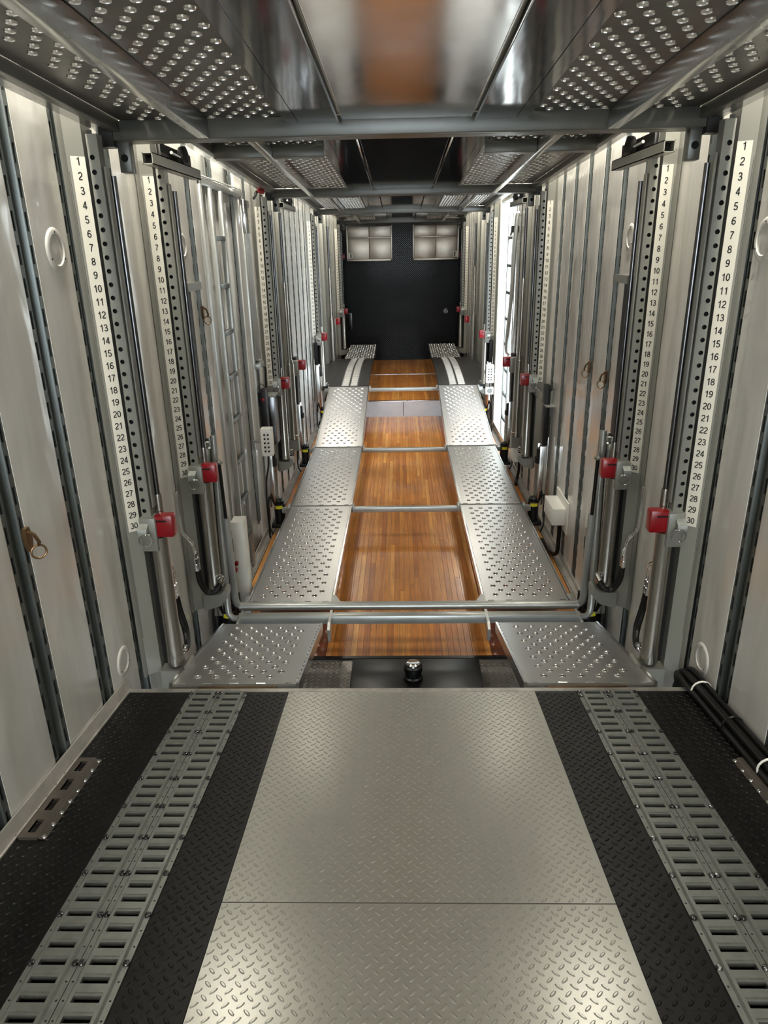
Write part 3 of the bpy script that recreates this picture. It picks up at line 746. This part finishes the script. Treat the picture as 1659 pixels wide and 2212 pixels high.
for s in (-1, 1):
    for k, y in enumerate(PY): lift_post(s, y, k, f'grey lift post with 1 to 30 number scale, {wd[k]} along the {SIDE[s]} wall')
    # plain posts facing the other way
    for k, y in enumerate((7.13, 11.75)):
        t_ = thing('plain_lift_post', f'grey lift post without visible numbers, {["middle", "far"][k]} of the {SIDE[s]} wall', 'post', (s*1.2, y, FZ if y < STEP else FZ2), 'plain lift posts')
        MB().cbox(s*1.2465, s*1.19, y-.36, y-.24, -1.98, .7, .006).build('channel', 'post', t_)
        MB().box(s*1.2465, s*1.205, y-.235, y-.13, -1.9, .34).build('slot', 'cavity_shade', t_)  # solid black block, painted shade of the open channel
        MB().cbox(s*1.2465, s*1.20, y-.125, y-.08, -1.9, .34, .006).build('guide_strip', 'post', t_)
        cy = MB(); cy.lathe((s*1.15, y, -1.86), (0, 0, 1), [(.046, 0), (.049, .004), (.049, .05), (.046, .054), (.046, .78), (.040, .784), (.0395, .82)], 24); co = cy.build('hydraulic_cylinder', 'cylinder', t_)
        MB().tube((s*1.15, y, -1.08), (s*1.15, y, -.3), .026, 14).build('second_stage', 'cylinder', co)
        MB().tube((s*1.15, y, -.3), (s*1.15, y, .32), .016, 14).build('piston_rod', 'rod', co)
        b = MB(); b.box(s*1.2465, s*1.10, y-.05, y+.05, -1.97, -1.862); b.build('cylinder_seat', 'post', t_)
        MB().cbox(s*1.2465, s*1.195, y+.24, y+.33, -1.9, .6, .006).build('drilled_tube', 'post', t_)
        carriage(t_, s, y+.33, -1.10, pin=False)
        hose(t_, [(s*1.2, y+.15, -1.3), (s*1.19, y+.14, -1.6), (s*1.14, y+.1, -1.8), (s*1.12, y+.03, -1.83)], .012)

# ------------------------------------------------------------------ upper lift decks (seen from below)
UPROF = [(.0150, 0), (.0135, -.004), (.0122, -.0045), (.0112, .0), (.0112, .012)]
def upper_deck(yr, yf, zf, label, mids=(), fine=False):
    SL = .0365
    xf = lambda p: (p[0], p[1], zf+p[2]+SL*(yf-p[1]))
    nb = lambda: MB(xf)
    t_ = thing('upper_deck', label, 'lift deck', (0, (yr+yf)/2, zf), 'raised lift decks overhead')
    def beam(name, y0, y1):
        b = nb(); b.cbox(-1.11, 1.11, y0, y1, .0, .068, .004); b.box(-1.11, 1.11, y1, y1+.055, .0, .005); return b.build(name, 'beam', t_)
    beam('front_beam', yf, yf+.035); beam('rear_beam', yr, yr+.035)
    for m_ in mids:
        for a, b_ in ((-1.08, -.79), (-.743, -.452), (.452, .743), (.79, 1.08)):
            b = nb(); b.cbox(a, b_, m_, m_+.03, .0, .068, .003); b.box(a, b_, m_+.03, m_+.08, 0, .004); b.build('mid_beam', 'beam', t_)
    a0, a1 = yr+.037, yf-.002
    for s in (-1, 1):
        b = nb(); b.cbox(s*1.08, s*1.118, a0, a1, .028, .10, .003); b.build('side_beam', 'beam', t_)
        b = nb(); b.box(s*1.118, s*1.165, a0, yf+.0, .030, .036); b.build('side_lip', 'alu', t_)
        b = nb(); b.cbox(s*.745, s*.787, a0, a1, .0, .0665, .002); b.build('rail', 'alu' , t_)
        # perforated walkway
        u0, u1 = (.452, 1.079)
        pt = .0665; pr = .058; us0 = [.490+pt*i for i in range(8)]
        rows = []; v = a0+pr*.7; k = 0
        while v < a1-pr*.3:
            off = (.0, .033)[k % 2]; rows.append((v, [u+off for u in us0 if not .735 < u+off < .80])); v += pr; k += 1
        pm_ = nb(); pm_.lip = 1
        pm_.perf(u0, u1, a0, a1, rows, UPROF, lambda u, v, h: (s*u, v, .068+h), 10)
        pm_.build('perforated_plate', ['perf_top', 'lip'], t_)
        # polished inner tray, in two lapped strips
        b = nb(); b.box(s*.405, s*.450, a0, a1, .044, .062); b.build('tray_flange', 'mirror', t_)
        b = nb(); b.box(s*.258, s*.404, a0, a1, .046, .062); b.build('tray', 'mirror', t_)
        b = nb(); b.cbox(s*.250, s*.258, a0, a1, .040, .075, .001); b.build('tray_edge', 'chrome', t_)
        b = nb(); b.box(s*.2405, s*.2495, a0, a1, .070, .075); b.build('slot', 'cavity_shade', t_)
        b = nb(); b.box(s*.238, s*.2405, a0, a1, .050, .075); b.build('panel_edge', 'alu', t_)
        # hanger at the beam end
        b = nb(); b.cbox(s*1.066, s*1.112, yf+.036, yf+.085, -.105, .03, .003); ho = b.build('hanger', 'beam', t_)
        MB(xf).lathe((s*1.089, yf+.0355, -.055), (0, -1, 0), [(.014, 0), (.014, .0015)], 14).build('hanger_hole', 'cavity_shade', ho)  # black disc painting the shade of a through hole
        b = nb(); b.box(s*1.1105, s*1.165, yf+.0, yf+.05, -.02, .06); b.build('end_block', 'black', t_)
    b = nb(); b.box(-.238, .238, a0, a1, .052, .058); b.build('centre_panel', 'polished' if yf < 4 else 'mirror', t_)
upper_deck(-1.25, 2.97, .396, 'nearest overhead lift deck with punched plates and polished centre panel', mids=(.9,))
upper_deck(3.66, 6.5, .410, 'second overhead lift deck, beyond the first cross beam', mids=(4.42,))
upper_deck(7.25, 10.08, .420, 'third overhead lift deck halfway down the trailer', mids=(8.0,))
upper_deck(11.4, 14.2, .420, 'farthest overhead lift deck in front of the aluminium cabinets', mids=(12.6,))

# square stop arms with roller discs under the decks
for s in (-1, 1):
    for k, y in enumerate((3.42, 7.15)):
        t_ = thing('stop_arm', f'square steel tube arm with black roller disc, {["near", "far"][k]} one on the {SIDE[s]}', 'bracket', (s*1.13, y+.4, .33), 'square tube stop arms')
        x = s*1.135; z = .385; h = .024
        b = MB()
        for (x0, x1, z0, z1) in ((x-h, x-h+.004, z-h, z+h), (x+h-.004, x+h, z-h, z+h), (x-h, x+h, z-h, z-h+.004), (x-h, x+h, z+h-.004, z+h)): b.box(x0, x1, y, y+.80, z0, z1)
        b.build('square_tube', 'post', t_)
        MB().box(x-h+.004, x+h-.004, y+.05, y+.06, z-h+.004, z+h-.004).build('tube_inside', 'cavity_shade', t_)  # black plug painting the shade inside the hollow tube
        MB().cbox(x-s*.002+s*.03, x+s*.02+s*.03, y+.30, y+.82, z+.0, z+.10, .004).build('pad_plate', 'black', t_)
        MB().lathe((x-s*.0, y+.56, z+.055), (-s, 0, 0), [(.055, -.01), (.058, 0), (.058, .018), (.048, .022), (.02, .022), (.014, .03), (.0001, .03)], 24).build('roller_disc', 'rubber', t_)
        MB().tube((x-s*.01, y+.34, z+.06), (x-s*.01, y+.47, z+.055), .008, 8).build('roller_pin', 'alu', t_)

# ------------------------------------------------------------------ screw actuators of the lower deck
for s in (-1, 1):
    for k, (y, ztop, zboot) in enumerate(((3.95, -1.03, -.20), (5.92, -1.62, -1.10), (7.78, -1.62, -1.10), (9.80, -1.50, -1.2))):
        wd_ = ['nearest', 'second', 'third', 'fourth'][k]
        t_ = thing('lift_actuator', f'screw lift column with black boot and yellow-labelled motor, {wd_} on the {SIDE[s]}', 'actuator', (s*1.15, y, FZ if y < STEP else FZ2), 'screw lift columns of the lower deck')
        x = 1.165
        b = MB(); b.cbox(s*(x+.05), s*(x+.058), y-.06, y+.06, -2.15, ztop+.08, .002); b.cbox(s*(x-.01), s*(x+.05), y-.06, y-.052, -2.15, ztop, .002); b.cbox(s*(x-.01), s*(x+.05), y+.052, y+.06, -2.15, ztop, .002); b.build('channel', 'alu', t_)
        MB().tube((s*x, y, -2.12), (s*x, y, ztop-.16), .040, 16).build('screw_tube', 'cylinder', t_)
        if k:
            MB().lathe((s*x, y, ztop-.16), (0, 0, 1), [(.042, 0), (.045, .01), (.045, .05), (.030, .055), (.030, .13)], 14).build('collar', 'black', t_)
        else:
            MB().lathe((s*x, y, ztop-.16), (0, 0, 1), [(.030, 0), (.034, .01), (.034, .10), (.028, .115), (.012, .12), (.012, .145), (.018, .15), (.0001, .155)], 14).build('collar', 'galv', t_)
        MB().cbox(s*(x+.052), s*(x+.006), y-.048, y+.048, ztop+.0, zboot, .010).build('boot', 'rubber', t_)
        if k == 0:
            b = MB(); b.prism([(1.2465, -.16), (1.13, -.16), (1.13, -.20), (1.2465, -.215)], lambda u, v, w_: (s*u, w_, v), y-.14, y+.12); b.box(s*1.2465, s*1.238, y-.14, y+.10, -.22, -.06); b.build('top_bracket', 'post', t_)
        mo = MB(); mo.lathe((s*1.13, y-.02, -2.30), (0, 0, 1), [(.038, 0), (.047, .005), (.047, .17), (.043, .175), (.043, .20), (.03, .215), (.0001, .22)], 20); m_ = mo.build('motor', 'black', t_)
        lb = MB(); n = 10
        A = [-PI/2+(-.75+1.5*i/n) for i in range(n+1)]
        ii = [[lb.pt((s*1.13+.0476*math.cos(a), y-.02+.0476*math.sin(a), z)) for a in A] for z in (-2.165, -2.135)]
        for i in range(n): lb.face((ii[0][i], ii[0][i+1], ii[1][i+1], ii[1][i]))
        lb.build('warning_label', 'yellow', m_)
        MB().cbox(s*1.20, s*1.07, y-.10, y+.07, -2.335, -2.30, .006).build('motor_foot', 'black', t_)
        hose(t_, [(s*1.16, y-.06, -2.13), (s*1.19, y-.09, -2.04), (s*1.21, y-.10, -2.1), (s*1.21, y-.12, -2.3), (s*1.18, y-.15, -2.37)], .008, 'rubber', 'motor_cable')

# ------------------------------------------------------------------ left wall: inner door, ladder, boxes
dr = MB(); dr.box(-1.30, -1.272, 4.67, 5.87, -2.37, .43); door = struct('door_1', dr, 'panel')
for y0, y1 in ((4.69, 5.02), (5.08, 5.56), (5.70, 5.83)): MB().cbox(-1.272, -1.264, y0, y1, -2.34, .37, .003).build('door_panel', 'panel', door)
for a, b in ((4.665, 4.70), (5.84, 5.88)): MB().cbox(-1.27, -1.235, a, b, -2.38, .42, .006).build('frame', 'frame', door)
MB().cbox(-1.27, -1.235, 4.665, 5.88, .375, .42, .006).build('frame', 'frame', door)
for i in range(24): MB().tube((-1.238, 4.68+i*.05, .428), (-1.238, 4.715+i*.05, .428), .006, 8).build('hinge_knuckle', 'frame', door)
for y in (5.05, 5.63): inst('slotted_standard', bpy.data.objects['slotted_standard'].data, door, (-1.266, y, -.02), None, (1, .9, .82))
MB().box(-1.262, -1.2605, 5.57, 5.69, -2.2, .3).build('edge_strip', 'standard', door)
def ladder(s, x, ya, yb, label, ztop, zbot):
    t_ = thing('ladder', label, 'ladder', (s*x, (ya+yb)/2, zbot))
    for y in (ya, yb):
        b = MB(); b.cbox(s*(x-.012), s*(x+.018), y-.022, y+.022, zbot, ztop, .003); b.build('stile', 'frame', t_)
    z = .075
    while z > zbot+.1:
        b = MB(); b.cbox(s*(x-.016), s*(x+.014), ya+.022, yb-.022, z-.016, z+.016, .004); ro = b.build('rung', 'standard', t_)
        z -= .305
ladder(-1, 1.232, 4.865, 5.145, 'aluminium ladder fixed on the left wall door', .37, -2.37)
# clear tube bundle with tray, above the third left post
t_ = thing('clear_tube_bundle', 'bundle of clear plastic tubes hanging beside the third left post', 'tubes', (-1.2, 5.99, -.9))
for i in range(4): MB().path([(-1.232, 5.86+i*.045, .34-.02*i), (-1.231, 5.87+i*.045, -.4), (-1.228+.003*i, 5.87+i*.05, -.86)], .014, 8).build('clear_tube', 'alu', t_)
MB().cbox(-1.2455, -1.216, 5.84, 6.03, .12, .36, .004).build('cover', 'polished', t_)
MB().cbox(-1.2455, -1.20, 5.84, 6.06, -.93, -.885, .006).build('tray', 'galv', t_)
for i in range(3): hose(t_, [(-1.21, 5.98+.02*i, -.92), (-1.19, 6.03+.02*i, -.95), (-1.20, 6.06+.02*i, -1.05), (-1.21, 6.08+.015*i, -1.2)], .004, 'black', 'cable')
t_ = thing('spring_clamp', 'black spring clamp with red tip at the top of the third left post', 'clamp', (-1.17, 6.2, .38))
MB().path([(-1.20, 6.25, .425), (-1.185, 6.22, .435), (-1.165, 6.20, .445)], .012, 8).build('jaw', 'black', t_)
MB().path([(-1.185, 6.22, .435), (-1.19, 6.20, .41), (-1.205, 6.18, .385)], .011, 8).build('handle', 'black', t_)
MB().lathe((-1.168, 6.20, .446), (1, -.1, -.25), [(.016, 0), (.022, .02), (.018, .05), (.0001, .06)], 12).build('red_tip', 'red', t_)
t_ = thing('isolator_switch', 'black isolator box with a red turn knob under the tube bundle', 'switch', (-1.2, 5.93, -1.2))
MB().cbox(-1.2455, -1.17, 5.90, 5.98, -1.25, -1.13, .006).build('box', 'black', t_)
MB().lathe((-1.195, 5.90, -1.185), (0, -1, 0), [(.026, 0), (.026, .012), (.014, .014), (.012, .03), (.0001, .031)], 16).build('red_knob', 'red', t_)
hose(t_, [(-1.22, 5.93, -1.13), (-1.235, 5.92, -1.09), (-1.22, 5.97, -1.07), (-1.19, 6.05, -1.13)], .004, 'black', 'cable')
t_ = thing('junction_box', 'tall grey junction box beside the third left post', 'box', (-1.2, 6.1, -1.6))
b = MB(); b.cbox(-1.2455, -1.13, 6.04, 6.20, -1.62, -1.19, .006); b.build('body', 'rod', t_); MB().cbox(-1.2455, -1.125, 6.035, 6.205, -1.20, -1.185, .003).build('lid', 'post', t_)
def pendant(s, x0, x1, y, z0, z1, label):
    t_ = thing('control_box', label, 'control box', (s*(x0+x1)/2, y, z0), 'white push button boxes')
    MB().cbox(s*x0, s*x1, y, y+.075, z0, z1, .005).build('housing', 'white', t_)
    MB().cbox(s*x0-(0 if s > 0 else -.004)*0, s*x1, y-.003, y+.001, z0+.004, z1-.004, .002).build('front_plate', 'white', t_)
    W_ = abs(x1-x0); H = z1-z0
    for i in range(5):
        for j in (.34, .66):
            p = (s*(x0+W_*j), y-.003, z1-H*(.22+.148*i))
            bo = MB().lathe(p, (0, -1, 0), [(.0085, 0), (.0085, .003), (.0062, .004), (.0062, .009), (.0001, .010)], 12).build('button', 'black', t_)
        MB().box(s*(x0+W_*.42), s*(x0+W_*.58), y-.0035, y-.003, z1-H*(.15+.148*i), z1-H*(.145+.148*i)).build('legend', 'ink', t_)
    for a in (.08, .92):
        for c_ in (.05, .95): MB().lathe((s*(x0+W_*a), y-.003, z0+H*c_), (0, -1, 0), [(.003, 0), (.0001, .001)], 8).build('screw', 'rod', t_)
    MB().box(s*x1, s*1.246, y+.05, y+.065, z0+.10, z0+.12).build('wall_mount', 'galv', t_)
    hose(t_, [(s*(x0+W_*.5), y+.03, z0), (s*(x0+W_*.6), y+.04, z0-.1), (s*(x0+W_*1.0), y+.06, z0-.3), (s*(x0+W_*1.05), y+.08, z0-.75)], .008, 'black', 'cable')
pendant(-1, 1.075, 1.165, 5.50, -1.575, -1.345, 'white push button box with ten black buttons on the left wall')
pendant(1, 1.085, 1.185, 9.30, -1.70, -1.465, 'white push button box with ten black buttons by the bright side door')
t_ = thing('wall_socket', 'white square socket box under the right push button box', 'socket', (1.2, 9.3, -1.85))
MB().cbox(1.085, 1.19, 9.32, 9.38, -1.855, -1.76, .006).build('box', 'white', t_)
MB().lathe((1.14, 9.32, -1.807), (0, -1, 0), [(.034, 0), (.034, .006), (.026, .006), (.026, .001), (.01, .001), (.01, .004), (.0001, .004)], 20).build('socket_face', 'galv', t_)
t_ = thing('tall_white_box', 'tall narrow white box with red buttons behind the second left post', 'box', (-1.13, 4.22, -2.3))
b = MB(); b.cbox(-1.132, -1.050, 4.16, 4.28, -2.30, -1.625, .006); b.build('body', 'white', t_)
for z, x in ((-1.907, -1.112), (-1.953, -1.122)): MB().tube((x, 4.161, z), (x, 4.135, z), .014, 12).build('red_button', 'red', t_)
MB().cbox(-1.246, -1.132, 4.20, 4.26, -1.80, -1.74, .005).build('wall_mount', 'black', t_)
t_ = thing('white_junction_box', 'cream wall box low on the right wall with a black cable', 'box', (1.19, 5.3, -2.2))
MB().cbox(1.135, 1.235, 5.14, 5.47, -2.06, -1.925, .004).build('body', 'white', t_)
MB().cbox(1.235, 1.247, 5.08, 5.50, -2.12, -1.86, .003).build('back_plate', 'white', t_)
hose(t_, [(1.21, 5.2, -2.06), (1.21, 5.2, -2.20), (1.205, 5.22, -2.33), (1.17, 5.35, -2.37), (1.16, 5.6, -2.372)], .017, 'black', 'cable')
t_ = thing('white_junction_box', 'small cream wall box low on the right wall near the fourth motor', 'box', (1.19, 7.4, -2.2))
MB().cbox(1.135, 1.245, 7.15, 7.35, -2.14, -1.93, .004).build('body', 'white', t_)
hose(t_, [(1.21, 7.2, -2.14), (1.21, 7.2, -2.25), (1.20, 7.22, -2.35), (1.17, 7.1, -2.37)], .016, 'black', 'cable')
# corner bracket under the third right post, gas strut
t_ = thing('corner_bracket', 'grey folded steel bracket below the third right number scale', 'bracket', (1.2, 6.2, -1.35))
MB().cbox(1.165, 1.172, 5.98, 6.44, -1.27, -1.19, .002).build('web', 'post', t_)
MB().cbox(1.17, 1.247, 5.80, 6.0, -1.27, -1.262, .002).build('shelf', 'post', t_)
b = MB(); b.prism([(1.247, -1.16), (1.17, -1.18), (1.17, -1.27), (1.247, -1.40)], lambda u, v, w_: (u, w_, v), 5.93, 5.938); b.build('gusset', 'post', t_)
for s in (-1, 1):
    t_ = thing('gas_strut', f'thin black gas strut beside the second {SIDE[s]} post', 'strut', (s*1.17, 4.1, -2.1), 'gas struts')
    MB().tube((s*1.080, 3.887, -1.50), (s*1.080, 3.864, -1.135), .0105, 12).build('black_rod', 'black', t_)
    MB().lathe((s*1.080, 3.864, -1.145), (0, 0, 1), [(.022, 0), (.022, .010), (.010, .022), (.0001, .026)], 14).build('top_mount', 'galv', t_)
    MB().tube((s*1.125, 4.10, -1.66), (s*1.125, 4.10, -2.10), .014, 12).build('tube', 'cylinder', t_)
    MB().tube((s*1.125, 4.10, -1.80), (s*1.125, 4.10, -1.72), .017, 12).build('clip', 'black', t_)
    MB().cbox(s*1.10, s*1.246, 4.06, 4.12, -2.39, -2.10, .006).build('foot', 'black', t_)

# tie-down rings in the standards
for s, y, z, lab in ((-1, 2.079, -.87, 'brass tie-down ring on the left wall nearest the camera'), (-1, 4.46, -.36, 'brass tie-down ring on the left wall beside the second post'),
                     (1, 4.84, -.79, 'brass tie-down ring on the right wall, farther of two'), (1, 4.44, -.79, 'brass tie-down ring on the right wall, nearer of two')):
    t_ = thing('tie_down_ring', lab, 'ring', (s*1.24, y, z), 'brass tie-down rings')
    b = MB(); b.prism([(-.012, .045), (.012, .045), (.022, .0), (.012, -.035), (-.006, -.035), (-.014, 0)], lambda u, v, w_: (s*w_, y+u, z+v), 1.252, 1.238); b.build('hook_plate', 'brass', t_)
    b = MB(); b.path([(s*1.236, y-.008, z+.035), (s*1.222, y+.004, z+.02), (s*1.215, y+.014, z-.01), (s*1.222, y+.016, z-.022)], .006, 8); b.build('clip', 'brass', t_)
    MB().ring((s*1.222, y+.012, z-.043), (s*.8, 1, 0), .023, .0036, 24, 8).build('ring', 'brass', t_)

# black cable bundle along the right edge of the rear deck
t_ = thing('cable_bundle', 'black cable bundle tied along the right edge of the rear deck', 'cable', (1.2, 1.2, dz_(1.2)))
for i, (dx, dh, r) in enumerate(((0, .028, .022), (-.034, .018, .013), (-.018, .045, .011), (.016, .055, .010))):
    hose(t_, [(1.225, 2.78, -1.92+.01*i), (1.215+dx, 2.70, -1.80+.01*i), D(1.20+dx, 2.56, dh+.006), D(1.205+dx, 2.35, dh), D(1.207+dx, 2.0, dh), D(1.208+dx, 1.5, dh), D(1.208+dx, .8, dh), D(1.208+dx, 0, dh), D(1.208+dx, -1.2, dh)], r, 'rubber', 'cable')
for y in (2.50, 2.22, 1.95):
    p = D(1.200, y, .034); MB().ring(p, (0, 1, 0), .040, .004, 16, 6).build('cable_tie', 'white' if y != 2.22 else 'black', t_)

# ------------------------------------------------------------------ far end: cabinets and fittings
for s, x0, x1 in ((-1, .175, 1.045), (1, .215, 1.09)):
    t_ = thing('wall_cabinet', f'brushed aluminium wall cabinet on the black end wall, {SIDE[s]} one', 'cabinet', (s*(x0+x1)/2, 14.42, -.25), 'aluminium cabinets on the end wall')
    za, zb = -.245, .385; yf = 14.30
    MB().cbox(s*x0, s*x1, yf+.006, Y1-.002, za, zb, .004).build('body', 'bronze', t_)
    xm = (x0+x1)/2; zm = zb-.215
    for a, b in ((x0+.03, xm-.007), (xm+.007, x1-.03)):
        for c0, c1, nm in ((za+.035, zm-.014, 'door'), (zm+.014, zb-.015, 'upper_panel')): MB().cbox(s*a, s*b, yf-.004, yf+.007, c0, c1, .003).build(nm, 'cabinet', t_)
    for a, b in ((x0, x0+.028), (x1-.028, x1)): MB().cbox(s*a, s*b, yf-.010, yf+.007, za, zb, .003).build('frame_stile', 'cabinet', t_)
    MB().cbox(s*x0, s*x1, yf-.010, yf+.007, za, za+.032, .003).build('frame_rail', 'cabinet', t_)
    MB().cbox(s*(x0+.03), s*(x1-.03), yf-.008, yf+.007, zm-.011, zm+.011, .003).build('frame_rail', 'cabinet', t_)
    xl = x1-.105
    tg = MB().cbox(s*xl, s*(xl+.075), yf-.007, yf-.003, za+.05, za+.155, .001).build('latch_plate', 'white', t_)
    MB().box(s*(xl+.012), s*(xl+.038), yf-.009, yf-.0065, za+.06, za+.145).build('latch_slot', 'ink', tg)
    t_ = thing('end_stop', f'small red end stop beside the {SIDE[s]} aluminium cabinet', 'stop', (s*1.13, 14.25, -.2), 'small red end stops')
    MB().cbox(s*1.09, s*1.14, 14.36, 14.42, -.20, -.11, .008).build('red_cap', 'red', t_)
    MB().cbox(s*1.10, s*1.13, 14.40, Y1, -.23, -.08, .004).build('bracket', 'black', t_)
t_ = thing('latch_plate', 'dark latch plate low on the left of the black end wall', 'latch', (-1.03, Y1-.02, -1.5))
MB().cbox(-1.085, -1.0, Y1-.012, Y1-.001, -1.55, -1.22, .003).build('plate', 'rod', t_)
MB().cbox(-1.07, -1.015, Y1-.02, Y1-.012, -1.53, -1.24, .003).build('recess', 'black', t_)
t_ = thing('dial', 'round grey dial on the right of the black end wall', 'dial', (.87, Y1-.03, -1.25))
MB().lathe((.874, Y1-.001, -1.216), (0, -1, 0), [(.055, 0), (.055, .02), (.045, .024), (.04, .012), (.012, .012), (.012, .03), (.0001, .03)], 24).build('bezel', 'rod', t_)
MB().box(.868, .88, Y1-.032, Y1-.026, -1.25, -1.18).build('pointer', 'black', t_)

# ------------------------------------------------------------------ side door opening on the right, in daylight
a, b, c0, c1 = DOOR
fr = MB(); fr.cbox(1.235, 1.365, a-.04, a+.012, c0-.04, c1+.04, .005); d2 = struct('door_2', fr, 'alu')
MB().cbox(1.235, 1.366, b-.012, b+.05, c0-.04, c1+.04, .005).build('frame', 'white', d2)
MB().cbox(1.236, 1.364, a, b, c1-.012, c1+.04, .005).build('frame', 'alu', d2)
MB().cbox(1.236, 1.364, a, b, c0-.04, c0+.012, .005).build('frame', 'alu', d2)
# the leaf swung open, outside
MB().box(1.37, 2.55, b+.05, b+.09, c0, c1).build('door_leaf', 'white', d2)
ladder(1, 1.262, 8.62, 8.97, 'pale ladder standing in the bright side door opening', .35, -2.34)
t_ = thing('grab_rail', 'bent grey grab rail beside the bright side door', 'rail', (1.2, 8.2, -1.2))
hose(t_, [(1.23, 8.02, .30), (1.20, 8.02, .26), (1.19, 8.06, -.2), (1.19, 8.14, -.6), (1.19, 8.28, -.95), (1.20, 8.36, -1.15), (1.24, 8.34, -1.2)], .022, 'frame', 'tube')
MB().cbox(1.17, 1.24, 8.10, 8.22, .12, .19, .008).build('clamp', 'black', t_)
MB().path([(1.19, 8.2, .17), (1.19, 8.34, .10)], .012, 8).build('clamp_lever', 'black', t_)

# everything hangs together: done
